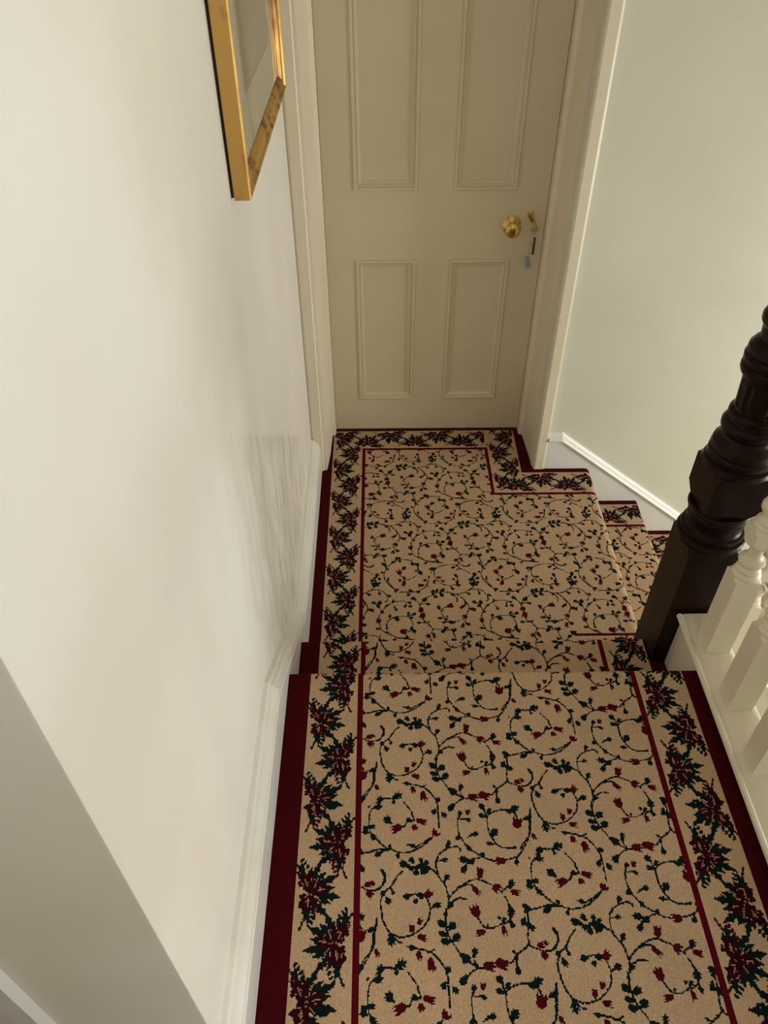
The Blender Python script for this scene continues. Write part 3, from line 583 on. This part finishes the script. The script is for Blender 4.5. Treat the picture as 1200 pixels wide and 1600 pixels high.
# lower flight string with stepped capping and its first baluster
bm = bmesh.new()
ys0, ys1 = 1.372, 1.462
def zc(x): return .075-(x-1.05)*R1/GO
pr = [(ys0-.008, -.03), (ys0-.008, -.012), (ys0-.016, -.008), (ys0-.016, .0), (ys1+.010, .0), (ys1+.010, -.012), (ys1, -.03), (ys1, -.42), (ys0, -.42), (ys0, -.30), (ys0-.006, -.30), (ys0-.006, -.27), (ys0, -.27), (ys0, -.03)]
sweep(bm, pr, [(lambda a, b, x=x: Vector((x, a, zc(x)+b))) for x in (.887, 1.80)])
o = obj('trim_7', bm, M_paint); o['kind'] = 'structure'
lb = []
for k, x in enumerate((1.02, 1.085, 1.35)):
    c = copy_tree(b0, (x, 1.412, zc(x)-.035)); lb.append(c)
    tag(c, ['white turned baluster on the descending lower string, mostly hidden behind the gallery balusters',
            'second white turned baluster down the lower flight string, beyond the right edge',
            'third white turned baluster down the lower flight string, beyond the right edge'][k], 'baluster', 'white turned balusters down the lower flight')

# ------------------------------------------------------------------ framed picture
pic = bpy.data.objects.new('picture_frame', None); C.objects.link(pic); pic.location = (WX, 1.80, 1.43)
tag(pic, 'gilt framed picture with pale mount hanging on the white left wall', 'picture')
def PO(name, bm, m, sm=False):
    o = obj(name, bm, m, None, sm); o.parent = pic; o.matrix_parent_inverse = Matrix.Translation((-WX, -1.80, -1.43)); return o
y0, y1, z0, z1 = 1.432, 2.175, 1.435, 2.45
bm = bmesh.new(); prof = [(0, .006), (0, .034), (.003, .0375), (.008, .0375), (.012, .033), (.017, .031), (.023, .033), (.027, .031), (.031, .027), (.033, .0275), (.036, .024), (.036, .006)]
rings = []
for o_, h in prof: rings.append([bm.verts.new((WX+h, y, z)) for y, z in ((y0+o_, z0+o_), (y1-o_, z0+o_), (y1-o_, z1-o_), (y0+o_, z1-o_))])
for r0, r1 in zip(rings, rings[1:]+rings[:1]):
    for i in range(4): bm.faces.new((r0[i], r0[(i+1) % 4], r1[(i+1) % 4], r1[i]))
bmesh.ops.recalc_face_normals(bm, faces=bm.faces); PO('frame_moulding', bm, M_gilt)
bm = bmesh.new(); bx(bm, WX+.0005, WX+.0135, y0+.004, y1-.004, z0+.004, z1-.004); PO('gap_shade_board', bm, M_dark)  # dark board stands in for the shadow gap behind the moulding
bm = bmesh.new()
mi = [(1.595, 1.566), (2.03, 1.566), (2.03, 2.32), (1.595, 2.32)]; mo = [(y0+.03, z0+.03), (y1-.03, z0+.03), (y1-.03, z1-.03), (y0+.03, z1-.03)]
a_ = [bm.verts.new((WX+.019, *p)) for p in mo]; c_ = [bm.verts.new((WX+.019, *p)) for p in mi]; d_ = [bm.verts.new((WX+.016, *p)) for p in mi]
for r0, r1 in ((a_, c_), (c_, d_)):
    for i in range(4): bm.faces.new((r0[i], r0[(i+1) % 4], r1[(i+1) % 4], r1[i]))
bmesh.ops.recalc_face_normals(bm, faces=bm.faces); PO('mount', bm, M_mat)
bm = bmesh.new(); bx(bm, WX+.0145, WX+.0155, 1.59, 2.035, 1.56, 2.325); PO('print', bm, M_print)
bm = bmesh.new(); bx(bm, WX+.0215, WX+.0235, y0+.034, y1-.034, z0+.034, z1-.034); PO('picture_glass', bm, M_glass)

# ------------------------------------------------------------------ key and tags
key = bpy.data.objects.new('door_key', None); C.objects.link(key); key.location = (.535, DY-.02, .87)
tag(key, 'ornate brass key with pierced bow, in the keyhole of the panelled door', 'key')
def KO(root, name, bm, m, sm=True):
    o = obj(name, bm, m, None, sm); o.parent = root; o.matrix_parent_inverse = Matrix.Translation(-root.location); return o
kx, ky, kz = .535, DY-.030, .888
bm = bmesh.new()
tube(bm, [(kx, DY+.015, kz+.005), (kx, ky+.004, kz+.005)], .003, 12); KO(key, 'shank', bm, M_brass)
bm = bmesh.new()
for cx, cz, r in ((0, -.004, .0065), (-.0055, -.014, .0055), (.0055, -.014, .0055), (0, -.024, .0055)):
    tube(bm, [(kx+cx+r*math.cos(2*PI*k/16), ky, kz+cz+r*math.sin(2*PI*k/16)) for k in range(16)], .0019, 8, closed=True)
bmesh.ops.create_uvsphere(bm, u_segments=12, v_segments=8, radius=.004, matrix=Matrix.Translation((kx, ky, kz+.004)))
KO(key, 'bow', bm, M_brass)
ring = bpy.data.objects.new('key_tag', None); C.objects.link(ring); ring.location = (kx, ky, kz-.03)
tag(ring, 'green tag, short chain and pale blue tag hanging from the brass door key', 'key tag')
bm = bmesh.new(); tube(bm, [(kx+.001, ky-.001+.007*math.cos(2*PI*k/18), kz-.034+.007*math.sin(2*PI*k/18)) for k in range(18)], .0009, 6, closed=True)
KO(ring, 'split_ring', bm, M_steel)
bm = bmesh.new(); bx(bm, kx+.001, kx+.0085, ky-.003, ky+.001, kz-.104, kz-.040, bevel=.001); KO(ring, 'green_tag', bm, M_green)['label'] = 'narrow green plastic tag'
bm = bmesh.new()
for k in range(8):
    cz = kz-.043-.0075*k; cx = kx-.001-.0012*k
    ax = k % 2
    tube(bm, [(cx+(.0028*math.cos(t) if ax else 0), ky-.005+(0 if ax else .0028*math.cos(t)), cz+.0045*math.sin(t)) for t in [2*PI*q/12 for q in range(12)]], .0008, 6, closed=True)
KO(ring, 'chain', bm, M_steel)
bm = bmesh.new(); bx(bm, -.0105, .0105, -.0012, .0012, -.025, .021, bevel=.001)
bmesh.ops.transform(bm, matrix=Matrix.Translation((kx-.012, ky-.006, kz-.128)) @ Matrix.Rotation(-.30, 4, 'Y') @ Matrix.Rotation(.5, 4, 'Z'), verts=bm.verts)
KO(ring, 'blue_tag', bm, M_blue)['label'] = 'pale blue plastic tag'
